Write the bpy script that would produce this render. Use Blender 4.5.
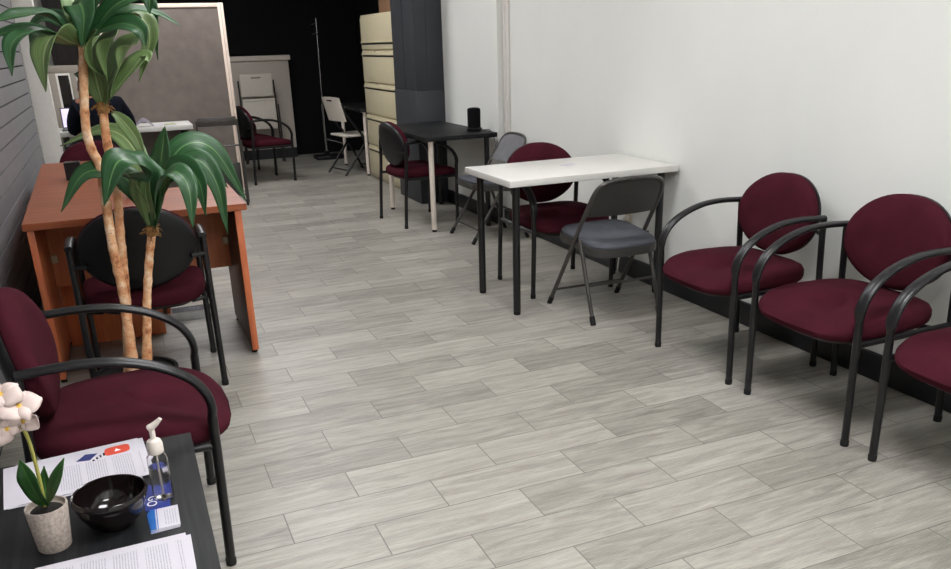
import bpy, bmesh, math, random
from mathutils import Vector, Matrix
random.seed(7)
PI = math.pi
R = math.radians
for o in list(bpy.data.objects):
    bpy.data.objects.remove(o)
SC = bpy.context.scene
COL = SC.collection

# ------------------------------------------------------------------ camera
F_PX, PITCH, YAW, ROLL, CAM_Z = 825.2, R(20.878), R(22.241), R(-1.739), 1.413
cp, sp, cw, sw = math.cos(PITCH), math.sin(PITCH), math.cos(YAW), math.sin(YAW)
FWD = Vector((sw * cp, cw * cp, -sp))
_r = Vector((cw, -sw, 0)); _u = _r.cross(FWD)
RGT = math.cos(ROLL) * _r + math.sin(ROLL) * _u
UPV = RGT.cross(FWD)
cam_d = bpy.data.cameras.new('camera')
cam = bpy.data.objects.new('camera', cam_d)
COL.objects.link(cam)
cam_d.sensor_width = 36
cam_d.lens = F_PX * 36 / 951
cam_d.shift_y = (355.8 - 284.5) / 951
cam_d.clip_start = 0.05
M = Matrix((RGT, UPV, -FWD)).transposed().to_4x4()
M.translation = Vector((0, 0, CAM_Z))
cam.matrix_world = M
SC.camera = cam

# ------------------------------------------------------------------ world, exposure, lamps
world = bpy.data.worlds.new('world'); SC.world = world
world.use_nodes = True
world.node_tree.nodes['Background'].inputs[0].default_value = (1, 0.98, 0.95, 1)
world.node_tree.nodes['Background'].inputs[1].default_value = 0.3
SC.view_settings.view_transform = 'Standard'
SC.view_settings.look = 'None'
SC.view_settings.gamma = 1
SC.view_settings.use_curve_mapping = False
SC.view_settings.exposure = 0.0
LAMP = 23.0            # emission of the ceiling lamps' diffusers


def at(x, y, Y):
    """world point seen at a photo pixel, at room depth Y"""
    d = FWD + RGT * ((x - 475.5) / F_PX) + UPV * ((355.8 - y) / F_PX)
    return Vector((0, 0, CAM_Z)) + d * (Y / d.y)


# ------------------------------------------------------------------ materials
def lin(h):
    h = h.lstrip('#')
    c = [int(h[i:i + 2], 16) / 255 for i in (0, 2, 4)]
    return tuple(v / 12.92 if v <= 0.04045 else ((v + 0.055) / 1.055) ** 2.4 for v in c) + (1,)


class NT:
    def __init__(s, name):
        s.m = bpy.data.materials.new(name); s.m.use_nodes = True
        s.t = s.m.node_tree; s.b = s.t.nodes['Principled BSDF']

    def n(s, typ, **kw):
        nd = s.t.nodes.new(typ)
        for k, v in kw.items():
            if hasattr(nd, k): setattr(nd, k, v)
            else: nd.inputs[k].default_value = v
        return nd

    def l(s, a, b): s.t.links.new(a, b)

    def coords(s, scale=(1, 1, 1), loc=(0, 0, 0), kind='Object'):
        tc = s.n('ShaderNodeTexCoord'); mp = s.n('ShaderNodeMapping')
        mp.inputs['Scale'].default_value = scale; mp.inputs['Location'].default_value = loc
        s.l(tc.outputs[kind], mp.inputs['Vector'])
        return mp.outputs['Vector']

    def ramp(s, fac, stops):
        r = s.n('ShaderNodeValToRGB')
        e = r.color_ramp.elements
        while len(e) < len(stops): e.new(0.5)
        for i, (p, c) in enumerate(stops):
            e[i].position = p; e[i].color = lin(c) if isinstance(c, str) else c
        s.l(fac, r.inputs['Fac'])
        return r.outputs['Color']

    def bump(s, h, strength=0.3, dist=0.002):
        b = s.n('ShaderNodeBump'); b.inputs['Strength'].default_value = strength
        b.inputs['Distance'].default_value = dist
        s.l(h, b.inputs['Height']); s.l(b.outputs['Normal'], s.b.inputs['Normal'])


def simple(name, col, rough=0.5, metal=0.0, vary=0.08, scale=30, bump=0.0, spec=0.5):
    t = NT(name)
    t.b.inputs['Roughness'].default_value = rough
    t.b.inputs['Metallic'].default_value = metal
    t.b.inputs['Specular IOR Level'].default_value = spec
    c = lin(col)
    no = t.n('ShaderNodeTexNoise', Scale=scale, Detail=4.0)
    t.l(t.coords(), no.inputs['Vector'])
    lo = tuple(v * (1 - vary) for v in c[:3]) + (1,); hi = tuple(min(1, v * (1 + vary)) for v in c[:3]) + (1,)
    t.l(t.ramp(no.outputs['Fac'], [(0.3, lo), (0.7, hi)]), t.b.inputs['Base Color'])
    if bump: t.bump(no.outputs['Fac'], bump)
    return t.m


def fabric(name, col, scale=600, vary=0.25, rough=0.9):
    t = NT(name)
    t.b.inputs['Roughness'].default_value = rough
    t.b.inputs['Specular IOR Level'].default_value = 0.06
    c = lin(col)
    v = t.coords()
    a = t.n('ShaderNodeTexNoise', Scale=scale, Detail=2.0); t.l(v, a.inputs['Vector'])
    b = t.n('ShaderNodeTexNoise', Scale=9.0, Detail=3.0); t.l(v, b.inputs['Vector'])
    mx = t.n('ShaderNodeMath', operation='ADD'); t.l(a.outputs['Fac'], mx.inputs[0]); t.l(b.outputs['Fac'], mx.inputs[1])
    hf = t.n('ShaderNodeMath', operation='MULTIPLY'); hf.inputs[1].default_value = 0.5; t.l(mx.outputs[0], hf.inputs[0])
    lo = tuple(x * (1 - vary) for x in c[:3]) + (1,); hi = tuple(min(1, x * (1 + vary)) for x in c[:3]) + (1,)
    t.l(t.ramp(hf.outputs[0], [(0.35, lo), (0.65, hi)]), t.b.inputs['Base Color'])
    t.bump(a.outputs['Fac'], 0.25, 0.001)
    return t.m


def wood(name, c1, c2, c3, scale=(2, 14, 14), rough=0.4, wscale=3.0, spec=0.5):
    t = NT(name)
    t.b.inputs['Roughness'].default_value = rough
    t.b.inputs['Specular IOR Level'].default_value = spec
    v = t.coords(scale)
    no = t.n('ShaderNodeTexNoise', Scale=wscale, Detail=6.0, Distortion=0.6); t.l(v, no.inputs['Vector'])
    t.l(t.ramp(no.outputs['Fac'], [(0.3, c1), (0.5, c2), (0.72, c3)]), t.b.inputs['Base Color'])
    t.bump(no.outputs['Fac'], 0.08, 0.001)
    return t.m


def floor_mat():
    t = NT('floor_planks')
    v = t.coords((1, 1, 1), (-0.0355, -1.459 + 0.186 * 40, 0))
    br = t.n('ShaderNodeTexBrick', offset=0.5, offset_frequency=2)
    for k, val in (('Scale', 1.0), ('Mortar Size', 0.0021), ('Mortar Smooth', 0.2), ('Bias', 0.0), ('Brick Width', 0.505), ('Row Height', 0.186)):
        br.inputs[k].default_value = val
    br.inputs['Color1'].default_value = (0, 0, 0, 1); br.inputs['Color2'].default_value = (1, 1, 1, 1)
    br.inputs['Mortar'].default_value = (0.5, 0.5, 0.5, 1)
    t.l(v, br.inputs['Vector'])
    # shift the grain per plank
    sc = t.n('ShaderNodeVectorMath', operation='SCALE'); sc.inputs['Scale'].default_value = 7.0
    t.l(br.outputs['Color'], sc.inputs[0])
    ad = t.n('ShaderNodeVectorMath', operation='ADD'); t.l(v, ad.inputs[0]); t.l(sc.outputs[0], ad.inputs[1])
    mp = t.n('ShaderNodeMapping'); mp.inputs['Scale'].default_value = (1.6, 13, 1); t.l(ad.outputs[0], mp.inputs['Vector'])
    g = t.n('ShaderNodeTexNoise', Scale=2.2, Detail=8.0, Roughness=0.65, Distortion=1.0); t.l(mp.outputs[0], g.inputs['Vector'])
    mp2 = t.n('ShaderNodeMapping'); mp2.inputs['Scale'].default_value = (2.0, 5.0, 1); t.l(ad.outputs[0], mp2.inputs['Vector'])
    wv = t.n('ShaderNodeTexWave', wave_type='BANDS', bands_direction='Y', Scale=9.0, Distortion=9.0, Detail=3.0)
    wv.inputs['Detail Scale'].default_value = 1.2
    t.l(mp2.outputs[0], wv.inputs['Vector'])
    pl = t.n('ShaderNodeTexNoise', Scale=1.2, Detail=2.0); t.l(v, pl.inputs['Vector'])
    s1 = t.n('ShaderNodeMath', operation='MULTIPLY'); s1.inputs[1].default_value = 0.16; t.l(br.outputs['Color'], s1.inputs[0])
    s2 = t.n('ShaderNodeMath', operation='MULTIPLY_ADD'); s2.inputs[1].default_value = 0.76; t.l(g.outputs['Fac'], s2.inputs[0]); t.l(s1.outputs[0], s2.inputs[2])
    s3 = t.n('ShaderNodeMath', operation='MULTIPLY_ADD'); s3.inputs[1].default_value = 0.10; t.l(wv.outputs['Fac'], s3.inputs[0]); t.l(s2.outputs[0], s3.inputs[2])
    s4 = t.n('ShaderNodeMath', operation='MULTIPLY_ADD'); s4.inputs[1].default_value = 0.12; t.l(pl.outputs['Fac'], s4.inputs[0]); t.l(s3.outputs[0], s4.inputs[2])
    colr = t.ramp(s4.outputs[0], [(0.33, '#6b6761'), (0.5, '#8b877f'), (0.62, '#9d9990'), (0.8, '#b3afa6')])
    mx = t.n('ShaderNodeMix', data_type='RGBA'); mx.inputs['B'].default_value = lin('#55534e')
    mm = t.n('ShaderNodeMath', operation='MULTIPLY'); mm.inputs[1].default_value = 0.75
    t.l(br.outputs['Fac'], mm.inputs[0])
    t.l(mm.outputs[0], mx.inputs['Factor']); t.l(colr, mx.inputs[6])
    mx.inputs[7].default_value = lin('#55534e')
    t.l(mx.outputs[2], t.b.inputs['Base Color'])
    t.b.inputs['Roughness'].default_value = 0.42
    inv = t.n('ShaderNodeMath', operation='SUBTRACT'); inv.inputs[0].default_value = 1.0; t.l(br.outputs['Fac'], inv.inputs[1])
    t.bump(inv.outputs[0], 0.25, 0.002)
    return t.m


def bark_mat():
    t = NT('plant_bark')
    t.b.inputs['Roughness'].default_value = 0.85
    v = t.coords((1, 1, 1))
    a = t.n('ShaderNodeTexNoise', Scale=24.0, Detail=6.0, Roughness=.6); t.l(v, a.inputs['Vector'])
    c = t.ramp(a.outputs['Fac'], [(0.3, '#8f5636'), (0.42, '#cf8f62'), (0.55, '#e2b389'), (0.70, '#f3dcc0')])
    vo = t.n('ShaderNodeTexVoronoi', Scale=70.0); t.l(t.coords((1, 1, 2.2)), vo.inputs['Vector'])
    f = t.ramp(vo.outputs['Distance'], [(0.10, (1, 1, 1, 1)), (0.22, (0, 0, 0, 1))])
    n2 = t.n('ShaderNodeTexNoise', Scale=8.0); t.l(v, n2.inputs['Vector'])
    f2 = t.ramp(n2.outputs['Fac'], [(0.42, (0, 0, 0, 1)), (0.52, (1, 1, 1, 1))])
    mu = t.n('ShaderNodeMath', operation='MULTIPLY'); t.l(f, mu.inputs[0]); t.l(f2, mu.inputs[1])
    mx = t.n('ShaderNodeMix', data_type='RGBA'); t.l(mu.outputs[0], mx.inputs[0]); t.l(c, mx.inputs[6]); mx.inputs[7].default_value = lin('#4a2c1a')
    t.l(mx.outputs[2], t.b.inputs['Base Color'])
    t.bump(a.outputs['Fac'], 0.7, 0.004)
    return t.m


def leaf_mat(name, dark, mid, light):
    """uses the UV of the leaf strips: u across, v along"""
    t = NT(name)
    t.b.inputs['Roughness'].default_value = 0.42
    tc = t.n('ShaderNodeTexCoord')
    sx = t.n('ShaderNodeSeparateXYZ'); t.l(tc.outputs['UV'], sx.inputs[0])
    ab = t.n('ShaderNodeMath', operation='SUBTRACT'); ab.inputs[1].default_value = 0.5; t.l(sx.outputs['X'], ab.inputs[0])
    a2 = t.n('ShaderNodeMath', operation='ABSOLUTE'); t.l(ab.outputs[0], a2.inputs[0])
    rib = t.ramp(a2.outputs[0], [(0.0, (1, 1, 1, 1)), (0.05, (0, 0, 0, 1))])
    mp = t.n('ShaderNodeMapping'); mp.inputs['Scale'].default_value = (26, 1.3, 1); t.l(tc.outputs['UV'], mp.inputs['Vector'])
    no = t.n('ShaderNodeTexNoise', Scale=1.0, Detail=3.0); t.l(mp.outputs[0], no.inputs['Vector'])
    base = t.ramp(no.outputs['Fac'], [(0.3, dark), (0.7, mid)])
    mx = t.n('ShaderNodeMix', data_type='RGBA'); t.l(rib, mx.inputs[0]); t.l(base, mx.inputs[6]); mx.inputs[7].default_value = lin(light)
    t.l(mx.outputs[2], t.b.inputs['Base Color'])
    t.bump(no.outputs['Fac'], 0.3, 0.002)
    return t.m


def paper_mat(name, base='#eceaf2', block=None, cols=4):
    """sheet with rows of small illegible print that run along local Y"""
    t = NT(name)
    t.b.inputs['Roughness'].default_value = 0.8
    tc = t.n('ShaderNodeTexCoord'); sx = t.n('ShaderNodeSeparateXYZ'); t.l(tc.outputs['Object'], sx.inputs[0])

    def m(op, a, b=None):
        nd = t.n('ShaderNodeMath', operation=op)
        for i, q in enumerate((a, b)):
            if q is None: continue
            if isinstance(q, (int, float)): nd.inputs[i].default_value = q
            else: t.l(q, nd.inputs[i])
        return nd.outputs[0]
    row = m('LESS_THAN', m('FRACT', m('MULTIPLY', sx.outputs['X'], 190.0)), 0.42)
    mp = t.n('ShaderNodeMapping'); mp.inputs['Scale'].default_value = (190, 380, 1); t.l(tc.outputs['Object'], mp.inputs['Vector'])
    no = t.n('ShaderNodeTexNoise', Scale=1.0, Detail=1.0); t.l(mp.outputs[0], no.inputs['Vector'])
    word = m('GREATER_THAN', no.outputs['Fac'], 0.42)
    colm = m('LESS_THAN', m('FRACT', m('MULTIPLY', m('ADD', sx.outputs['X'], 1.0), 17.0)), 0.78)
    x0, x1, y0, y1 = block or (-.12, .12, -.085, .085)
    ins = m('MULTIPLY', m('MULTIPLY', m('GREATER_THAN', sx.outputs['X'], x0), m('LESS_THAN', sx.outputs['X'], x1)),
            m('MULTIPLY', m('GREATER_THAN', sx.outputs['Y'], y0), m('LESS_THAN', sx.outputs['Y'], y1)))
    f = m('MULTIPLY', m('MULTIPLY', row, word), m('MULTIPLY', colm, ins))
    f = m('MULTIPLY', f, 0.38)
    mx = t.n('ShaderNodeMix', data_type='RGBA'); t.l(f, mx.inputs[0]); mx.inputs[6].default_value = lin(base); mx.inputs[7].default_value = lin('#4a4f60')
    t.l(mx.outputs[2], t.b.inputs['Base Color'])
    return t.m


def glass_mat(name, col='#f4f6f8', rough=0.05, ior=1.4):
    t = NT(name)
    t.b.inputs['Base Color'].default_value = lin(col)
    t.b.inputs['Roughness'].default_value = rough
    t.b.inputs['Transmission Weight'].default_value = 1.0
    t.b.inputs['IOR'].default_value = ior
    return t.m


def emit_mat(name, col, s):
    t = NT(name)
    t.b.inputs['Base Color'].default_value = lin(col)
    t.b.inputs['Emission Color'].default_value = lin(col)
    t.b.inputs['Emission Strength'].default_value = s
    return t.m


MT = dict(
    floor=floor_mat(),
    wall=simple('white_wall_paint', '#e2e3de', 0.75, vary=0.015, scale=3),
    ceil=simple('ceiling_paint', '#e2e0da', 0.9, vary=0.02),
    slat=simple('grey_slat_board', '#807e80', 0.55, vary=0.05, scale=6),
    groove=simple('dark_groove', '#1d1c1e', 0.8),
    black_wall=simple('black_wall_paint', '#0b0b0d', 0.8, vary=0.1, spec=0.2),
    base_black=simple('black_base_vinyl', '#15171b', 0.45, vary=0.1),
    pillar=simple('charcoal_panel', '#303338', 0.55, vary=0.12, scale=5),
    brown_wall=wood('dark_brown_panel', '#1c1210', '#2a1c18', '#38261f', (14, 14, 2)),
    trimw=simple('pale_trim', '#dcd8d2', 0.6, vary=0.03),
    maroon=fabric('maroon_upholstery', '#401721'),
    shell=simple('black_plastic', '#121214', 0.42, vary=0.1, scale=60, bump=0.02, spec=0.35),
    tube=simple('black_steel_tube', '#101012', 0.35, vary=0.1),
    armp=simple('black_arm_urethane', '#151517', 0.34, vary=0.1, scale=80, spec=0.45),
    rub=simple('black_rubber', '#0b0b0b', 0.8),
    gmetal=simple('grey_steel_tube', '#4a4745', 0.35, metal=0.4, vary=0.08),
    gpanel=simple('grey_steel_panel', '#3b3937', 0.45, metal=0.2, vary=0.08),
    gvinyl=fabric('grey_seat_fabric', '#54565c', 300, 0.18),
    gback=fabric('light_grey_back', '#77777a', 300, 0.15),
    wtop=simple('white_laminate', '#d6d4cf', 0.35, vary=0.015),
    btop=wood('black_wood_grain', '#0e0f10', '#191a1b', '#27282a', (22, 1.2, 10), 0.5, 3.0, 0.22),
    wleg=simple('white_leg_paint', '#ddd2c6', 0.4, vary=0.03),
    desk=wood('cherry_laminate', '#7a3d21', '#8e4927', '#a05730', (1.2, 12, 12), 0.38),
    desk2=wood('cherry_panel', '#b05a34', '#c0683e', '#cd7a4e', (12, 12, 1.2), 0.45),
    desk3=wood('cherry_panel_lit', '#c0714c', '#ca7c56', '#d28a64', (12, 12, 1.2), 0.45),  # lit copy of the cherry panel, front light put into its colour
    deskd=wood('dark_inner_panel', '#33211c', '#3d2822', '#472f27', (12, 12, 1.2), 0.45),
    cream=simple('beige_enamel', '#c4ba9c', 0.45, vary=0.03),
    card=simple('brown_cardboard', '#7b5a40', 0.85, vary=0.08),
    bark=bark_mat(),
    leafd=leaf_mat('leaf_dark_green', '#15351d', '#356437', '#668a55'),
    leafl=leaf_mat('leaf_pale_green', '#4b6638', '#7f9660', '#a9b884'),
    leafo=leaf_mat('orchid_leaf_green', '#1c3d18', '#2f6424', '#4a8035'),
    fib=simple('dry_fibre', '#8a6337', 0.95, vary=0.35, scale=90),
    soil=simple('dark_soil', '#15110d', 1.0, vary=0.5, scale=120, bump=0.6),
    potb=simple('black_pot', '#121214', 0.5),
    conc=simple('speckled_concrete', '#a89c92', 0.85, vary=0.28, scale=160, bump=0.25),
    bowl=simple('black_glaze', '#140d0d', 0.12, vary=0.1),
    petal=simple('orchid_petal', '#d3c0b9', 0.6, vary=0.04, scale=12),
    yel=simple('orchid_lip_yellow', '#d9b04a', 0.6),
    stem=simple('orchid_stem', '#a5a052', 0.5, vary=0.15),
    pumpw=simple('white_pump_plastic', '#ddd3ca', 0.4, vary=0.01),
    bottle=glass_mat('clear_bottle', '#fafafa', .06, 1.22),
    gel=glass_mat('clear_gel', '#f4f2f4', 0.12, 1.25),
    blue=simple('print_blue', '#2a3786', 0.55, vary=0.05),
    navy=simple('print_navy', '#1f2a66', 0.6, vary=0.05),
    red=simple('print_orange_red', '#d2452c', 0.6, vary=0.05),
    pwhite=simple('print_white', '#f3f1f4', 0.7, vary=0.01),
    flyer=paper_mat('flyer_print', '#c6c2ca', (-.125, .125, -.09, .035)),
    sheet=paper_mat('sheet_print', '#c6c2ca', (-.10, .128, -.095, .085)),
    cardp=paper_mat('card_print', '#c6c2ca', (-.012, .024, -.032, .032)),
    plain=simple('plain_paper', '#c6c2ca', 0.8, vary=0.02),
    pfab=fabric('partition_fabric', '#6f6661', 500, 0.16),
    pframe=simple('partition_frame', '#dcc9bb', 0.5, vary=0.03),
    beige=simple('beige_panel_frame', '#8f877d', 0.6, vary=0.04),
    dark=simple('dark_pane', '#17110f', 0.15),
    chrome=simple('brushed_chrome', '#b9b9bb', 0.25, metal=1.0),
    wplast=simple('white_resin', '#cfc7bb', 0.5, vary=0.03),
    navyc=fabric('navy_jacket_cloth', '#14161f', 400, 0.25),
    trous=fabric('dark_trouser_cloth', '#1b1b20', 400, 0.2),
    skin=simple('skin', '#8a5a42', 0.55, vary=0.05),
    hair=simple('reddish_brown_hair', '#3c1d12', 0.55, vary=0.3, scale=120),
    screen=emit_mat('lit_screen', '#d9cfee', 0.75),
    lap=simple('laptop_grey', '#55565a', 0.4),
    metalw=simple('white_enamel', '#e8e8e6', 0.5),
    lime=simple('lime_plastic', '#9aa63a', 0.5),
    putty=simple('beige_outlet', '#cfc4b0', 0.5),
    counter=simple('grey_white_counter', '#beb4aa', 0.6, vary=0.03),
    ctop=simple('counter_top', '#cfc5bb', 0.5, vary=0.03),
)


# ------------------------------------------------------------------ mesh helpers
def finish(name, bm, mat, parent=None, smooth=40, loc=None):
    bmesh.ops.recalc_face_normals(bm, faces=bm.faces)
    me = bpy.data.meshes.new(name)
    bm.to_mesh(me); bm.free()
    mats = mat if isinstance(mat, (list, tuple)) else [mat]
    for m in mats: me.materials.append(m)
    if smooth:
        me.shade_smooth()
        me.set_sharp_from_angle(angle=R(smooth))
    o = bpy.data.objects.new(name, me)
    COL.objects.link(o)
    if parent: o.parent = parent
    if loc: o.location = loc
    return o


def box(bm, x0, x1, y0, y1, z0, z1, bev=0.0, seg=2, mi=0):
    vs = [bm.verts.new((x, y, z)) for z in (z0, z1) for x, y in ((x0, y0), (x1, y0), (x1, y1), (x0, y1))]
    fs = [bm.faces.new([vs[i] for i in f]) for f in ((3, 2, 1, 0), (4, 5, 6, 7), (0, 1, 5, 4), (1, 2, 6, 5), (2, 3, 7, 6), (3, 0, 4, 7))]
    for f in fs: f.material_index = mi
    if bev:
        es = list({e for f in fs for e in f.edges})
        bmesh.ops.bevel(bm, geom=es, offset=bev, segments=seg, profile=0.5, affect='EDGES')
    return bm


def nb(): return bmesh.new()


def spline(pts, n=6):
    """Catmull-Rom through points (any dimension)"""
    P = [tuple(p) for p in pts]
    P = [tuple(2 * a - b for a, b in zip(P[0], P[1]))] + P + [tuple(2 * a - b for a, b in zip(P[-1], P[-2]))]
    out = []
    for i in range(1, len(P) - 2):
        for k in range(n):
            t = k / n
            out.append(tuple(0.5 * (2 * b + (c - a) * t + (2 * a - 5 * b + 4 * c - d) * t * t + (3 * b - a - 3 * c + d) * t ** 3)
                             for a, b, c, d in zip(P[i - 1], P[i], P[i + 1], P[i + 2])))
    out.append(P[-2])
    return out


def tube(bm, pts, r, seg=10, ref=None, r2=None, cap=True, mi=0):
    """sweep along pts; r may be a list; r2 gives the second (ref-side) radius for oval sections"""
    P = [Vector(p[:3]) for p in pts]
    n = len(P)
    rs = r if isinstance(r, (list, tuple)) else [r] * n
    r2s = (r2 if isinstance(r2, (list, tuple)) else [r2] * n) if r2 is not None else rs
    rings = []
    prev = None
    for i in range(n):
        t = (P[min(i + 1, n - 1)] - P[max(i - 1, 0)]).normalized()
        if ref is not None:
            a = Vector(ref); a = (a - t * a.dot(t)).normalized()
        elif prev is None:
            a = Vector((0, 0, 1)) if abs(t.z) < 0.9 else Vector((1, 0, 0))
            a = (a - t * a.dot(t)).normalized()
        else:
            a = (prev - t * prev.dot(t)).normalized()
        prev = a
        b = t.cross(a)
        rings.append([bm.verts.new(P[i] + a * (r2s[i] * math.cos(2 * PI * k / seg)) + b * (rs[i] * math.sin(2 * PI * k / seg))) for k in range(seg)])
    fs = []
    for i in range(n - 1):
        for k in range(seg):
            fs.append(bm.faces.new((rings[i][k], rings[i][(k + 1) % seg], rings[i + 1][(k + 1) % seg], rings[i + 1][k])))
    if cap:
        fs.append(bm.faces.new(rings[0][::-1])); fs.append(bm.faces.new(rings[-1]))
    for f in fs: f.material_index = mi
    return bm


def lathe(bm, prof, seg=28, c=(0, 0), sx=1.0, sy=1.0, mi=0):
    rings = []
    for r, z in prof:
        if r < 1e-6: rings.append([bm.verts.new((c[0], c[1], z))])
        else: rings.append([bm.verts.new((c[0] + r * sx * math.cos(2 * PI * k / seg), c[1] + r * sy * math.sin(2 * PI * k / seg), z)) for k in range(seg)])
    for a, b in zip(rings, rings[1:]):
        for k in range(seg):
            k2 = (k + 1) % seg
            if len(a) == 1 and len(b) == 1: continue
            if len(a) == 1: f = bm.faces.new((a[0], b[k], b[k2]))
            elif len(b) == 1: f = bm.faces.new((a[k], a[k2], b[0]))
            else: f = bm.faces.new((a[k], a[k2], b[k2], b[k]))
            f.material_index = mi
    return bm


def loft(bm, rings, cap=True, mi=0):
    vr = [[bm.verts.new(p) for p in r] for r in rings]
    n = len(vr[0])
    for a, b in zip(vr, vr[1:]):
        for k in range(n):
            f = bm.faces.new((a[k], a[(k + 1) % n], b[(k + 1) % n], b[k])); f.material_index = mi
    if cap:
        for r in (vr[0][::-1], vr[-1]):
            f = bm.faces.new(r); f.material_index = mi
    return bm


def empty(name, label, cat, loc=(0, 0, 0), rz=0, group=None):
    o = bpy.data.objects.new(name, None); COL.objects.link(o)
    o.empty_display_size = 0.1
    o.location = loc; o.rotation_euler = (0, 0, rz)
    o['label'] = label; o['category'] = cat
    if group: o['group'] = group
    return o


def tag(o, label, cat, group=None):
    o['label'] = label; o['category'] = cat
    if group: o['group'] = group
    return o


def struct(name, bm, mat, label, smooth=0):
    o = finish(name, bm, mat, smooth=smooth)
    o['kind'] = 'structure'; o['label'] = label; o['category'] = 'room'
    return o


def dup(root, loc, rz, label, group=None):
    r = root.copy(); COL.objects.link(r)
    r.location = loc; r.rotation_euler = (root.rotation_euler[0], root.rotation_euler[1], rz); r['label'] = label
    if group: r['group'] = group
    for ch in list(root.children):
        c = ch.copy(); COL.objects.link(c); c.parent = r
        for g in list(ch.children):
            d = g.copy(); COL.objects.link(d); d.parent = c
    return r


# ------------------------------------------------------------------ the room
XL, XR, YB, YF, ZC = -0.60, 2.835, 11.8, -1.8, 2.85
XA = 3.20      # right wall of the dark rear bay
bm = nb(); box(bm, XL - .1, XA + .1, YF - .1, YB + .1, -0.1, 0); struct('floor', bm, MT['floor'], 'grey wood-look plank tile floor')
bm = nb(); box(bm, XL - .1, XA + .1, YF - .1, YB + .1, ZC, ZC + .1); struct('ceiling', bm, MT['ceil'], 'white ceiling above the room')
bm = nb(); box(bm, XR, XR + .1, YF, 6.16, 0, ZC); box(bm, 2.775, XR + .1, 6.16, 7.36, 0, ZC); struct('wall_right', bm, MT['wall'], 'long white painted wall beside the burgundy chairs')
bm = nb(); box(bm, XL - .1, XA + .1, YF - .1, YF, 0, ZC); struct('wall_front', bm, MT['wall'], 'white wall behind the viewer')
bm = nb(); box(bm, 2.55, XA + .1, 7.36, 7.46, 0, ZC); box(bm, XA, XA + .1, 7.46, YB, 0, ZC); box(bm, 0.25, XA, YB, YB + .1, 0, ZC)
struct('wall_back', bm, MT['black_wall'], 'black painted walls at the far end of the room')
bm = nb(); box(bm, XL - .1, 0.25, YB, YB + .1, 0, ZC); struct('wall_end', bm, MT['brown_wall'], 'dark brown end wall behind the partition')
# slat wall on the left: boards with grooves between them
bm = nb()
zz = 0.04
while zz < ZC - 0.02:
    box(bm, XL - .02, XL, YF, 7.7, zz, min(zz + 0.09, ZC), 0.0)
    zz += 0.10
box(bm, XL - .1, XL - .012, YF, 7.7, 0, ZC, mi=1)
struct('wall_left', bm, [MT['slat'], MT['groove']], 'grey slatwall with horizontal grooves on the left')
bm = nb(); box(bm, XL - .1, XL, 7.7, YB, 0, ZC); struct('wall_left_rear', bm, MT['wall'], 'white wall stretch beyond the slatwall')
bm = nb(); box(bm, XL, -0.455, 7.70, 7.86, 0, ZC, 0.004); struct('trim_1', bm, MT['trimw'], 'pale upright trim at the end of the slatwall', 30)
# black base along the right wall
bm = nb(); box(bm, XR - .022, XR, YF, 6.16, 0, 0.118, 0.004); box(bm, 2.753, 2.775, 6.15, 7.33, 0, 0.118, 0.004)
struct('baseboard_right', bm, MT['base_black'], 'tall black baseboard along the white wall', 30)
bm = nb()
box(bm, 2.50, 2.775, 7.33, 7.96, 0, 1.005, 0.004); box(bm, 2.504, 2.775, 7.334, 7.956, 1.011, ZC - .002, 0.004)
box(bm, 2.506, 2.775, 7.336, 7.95, 1.0, 1.02)
box(bm, 2.4985, 2.51, 7.62, 7.63, 1.015, ZC - .01)
box(bm, 2.62, 2.628, 7.3285, 7.34, 1.015, ZC - .01)
struct('trim_2', bm, MT['pillar'], 'charcoal panelled pillar between the file cabinet and black table', 30)


# ------------------------------------------------------------------ ceiling lamps
def make_lamp(y, x, label, mat):
    lt = empty('ceiling_light', label, 'ceiling light', (x, y, ZC), 0, 'recessed ceiling lights')
    bm = nb()
    for a in ((-.62, .62, -.32, -.30), (-.62, .62, .30, .32), (-.62, -.60, -.30, .30), (.60, .62, -.30, .30)): box(bm, a[0], a[1], a[2], a[3], -.03, 0)
    finish('frame', bm, MT['metalw'], lt, 30)
    bm = nb(); box(bm, -.6, .6, -.3, .3, -.02, -.008); finish('diffuser', bm, mat, lt, 0)


for y, x, label, k in ((-1.0, 1.1, 'recessed fluorescent ceiling light behind the viewer', 1.25), (1.1, 1.1, 'recessed fluorescent ceiling light above the nearest floor', 1.25),
                       (3.4, 1.1, 'recessed fluorescent ceiling light above the middle of the floor', .75), (5.9, 1.0, 'recessed fluorescent ceiling light above the cherry desk', .75),
                       (8.45, .9, 'recessed fluorescent ceiling light added to brighten the far end', 1.0)):  # last lamp is added, unseen, to brighten cabinet, partition and counter
    make_lamp(y, x, label, emit_mat('ceiling_diffuser', '#fdfdff', LAMP * k))


# ------------------------------------------------------------------ burgundy armchair (local +Y is the front)
def oval_ring(cx, cz, w, h, n, tilt, y, top_e=2.3, curve=0.0):
    out = []
    for k in range(n):
        a = 2 * PI * k / n
        c, s = math.cos(a), math.sin(a)
        x = w * math.copysign(abs(c) ** (2 / top_e), c)
        z = h * math.copysign(abs(s) ** (2 / top_e), s)
        if s < 0: x *= 1.0 - 0.10 * (s * s)
        if s > 0: x *= 1.0 - 0.06 * (s * s)
        yy = y - tilt * z + curve * (x / 0.25) ** 2
        out.append((cx + x, yy, cz + z))
    return out


ARM = [(.242, .470), (.246, .502), (.237, .542), (.210, .585), (.166, .620), (.110, .648), (.040, .669), (-.030, .678), (-.110, .679), (-.200, .674)]


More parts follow.
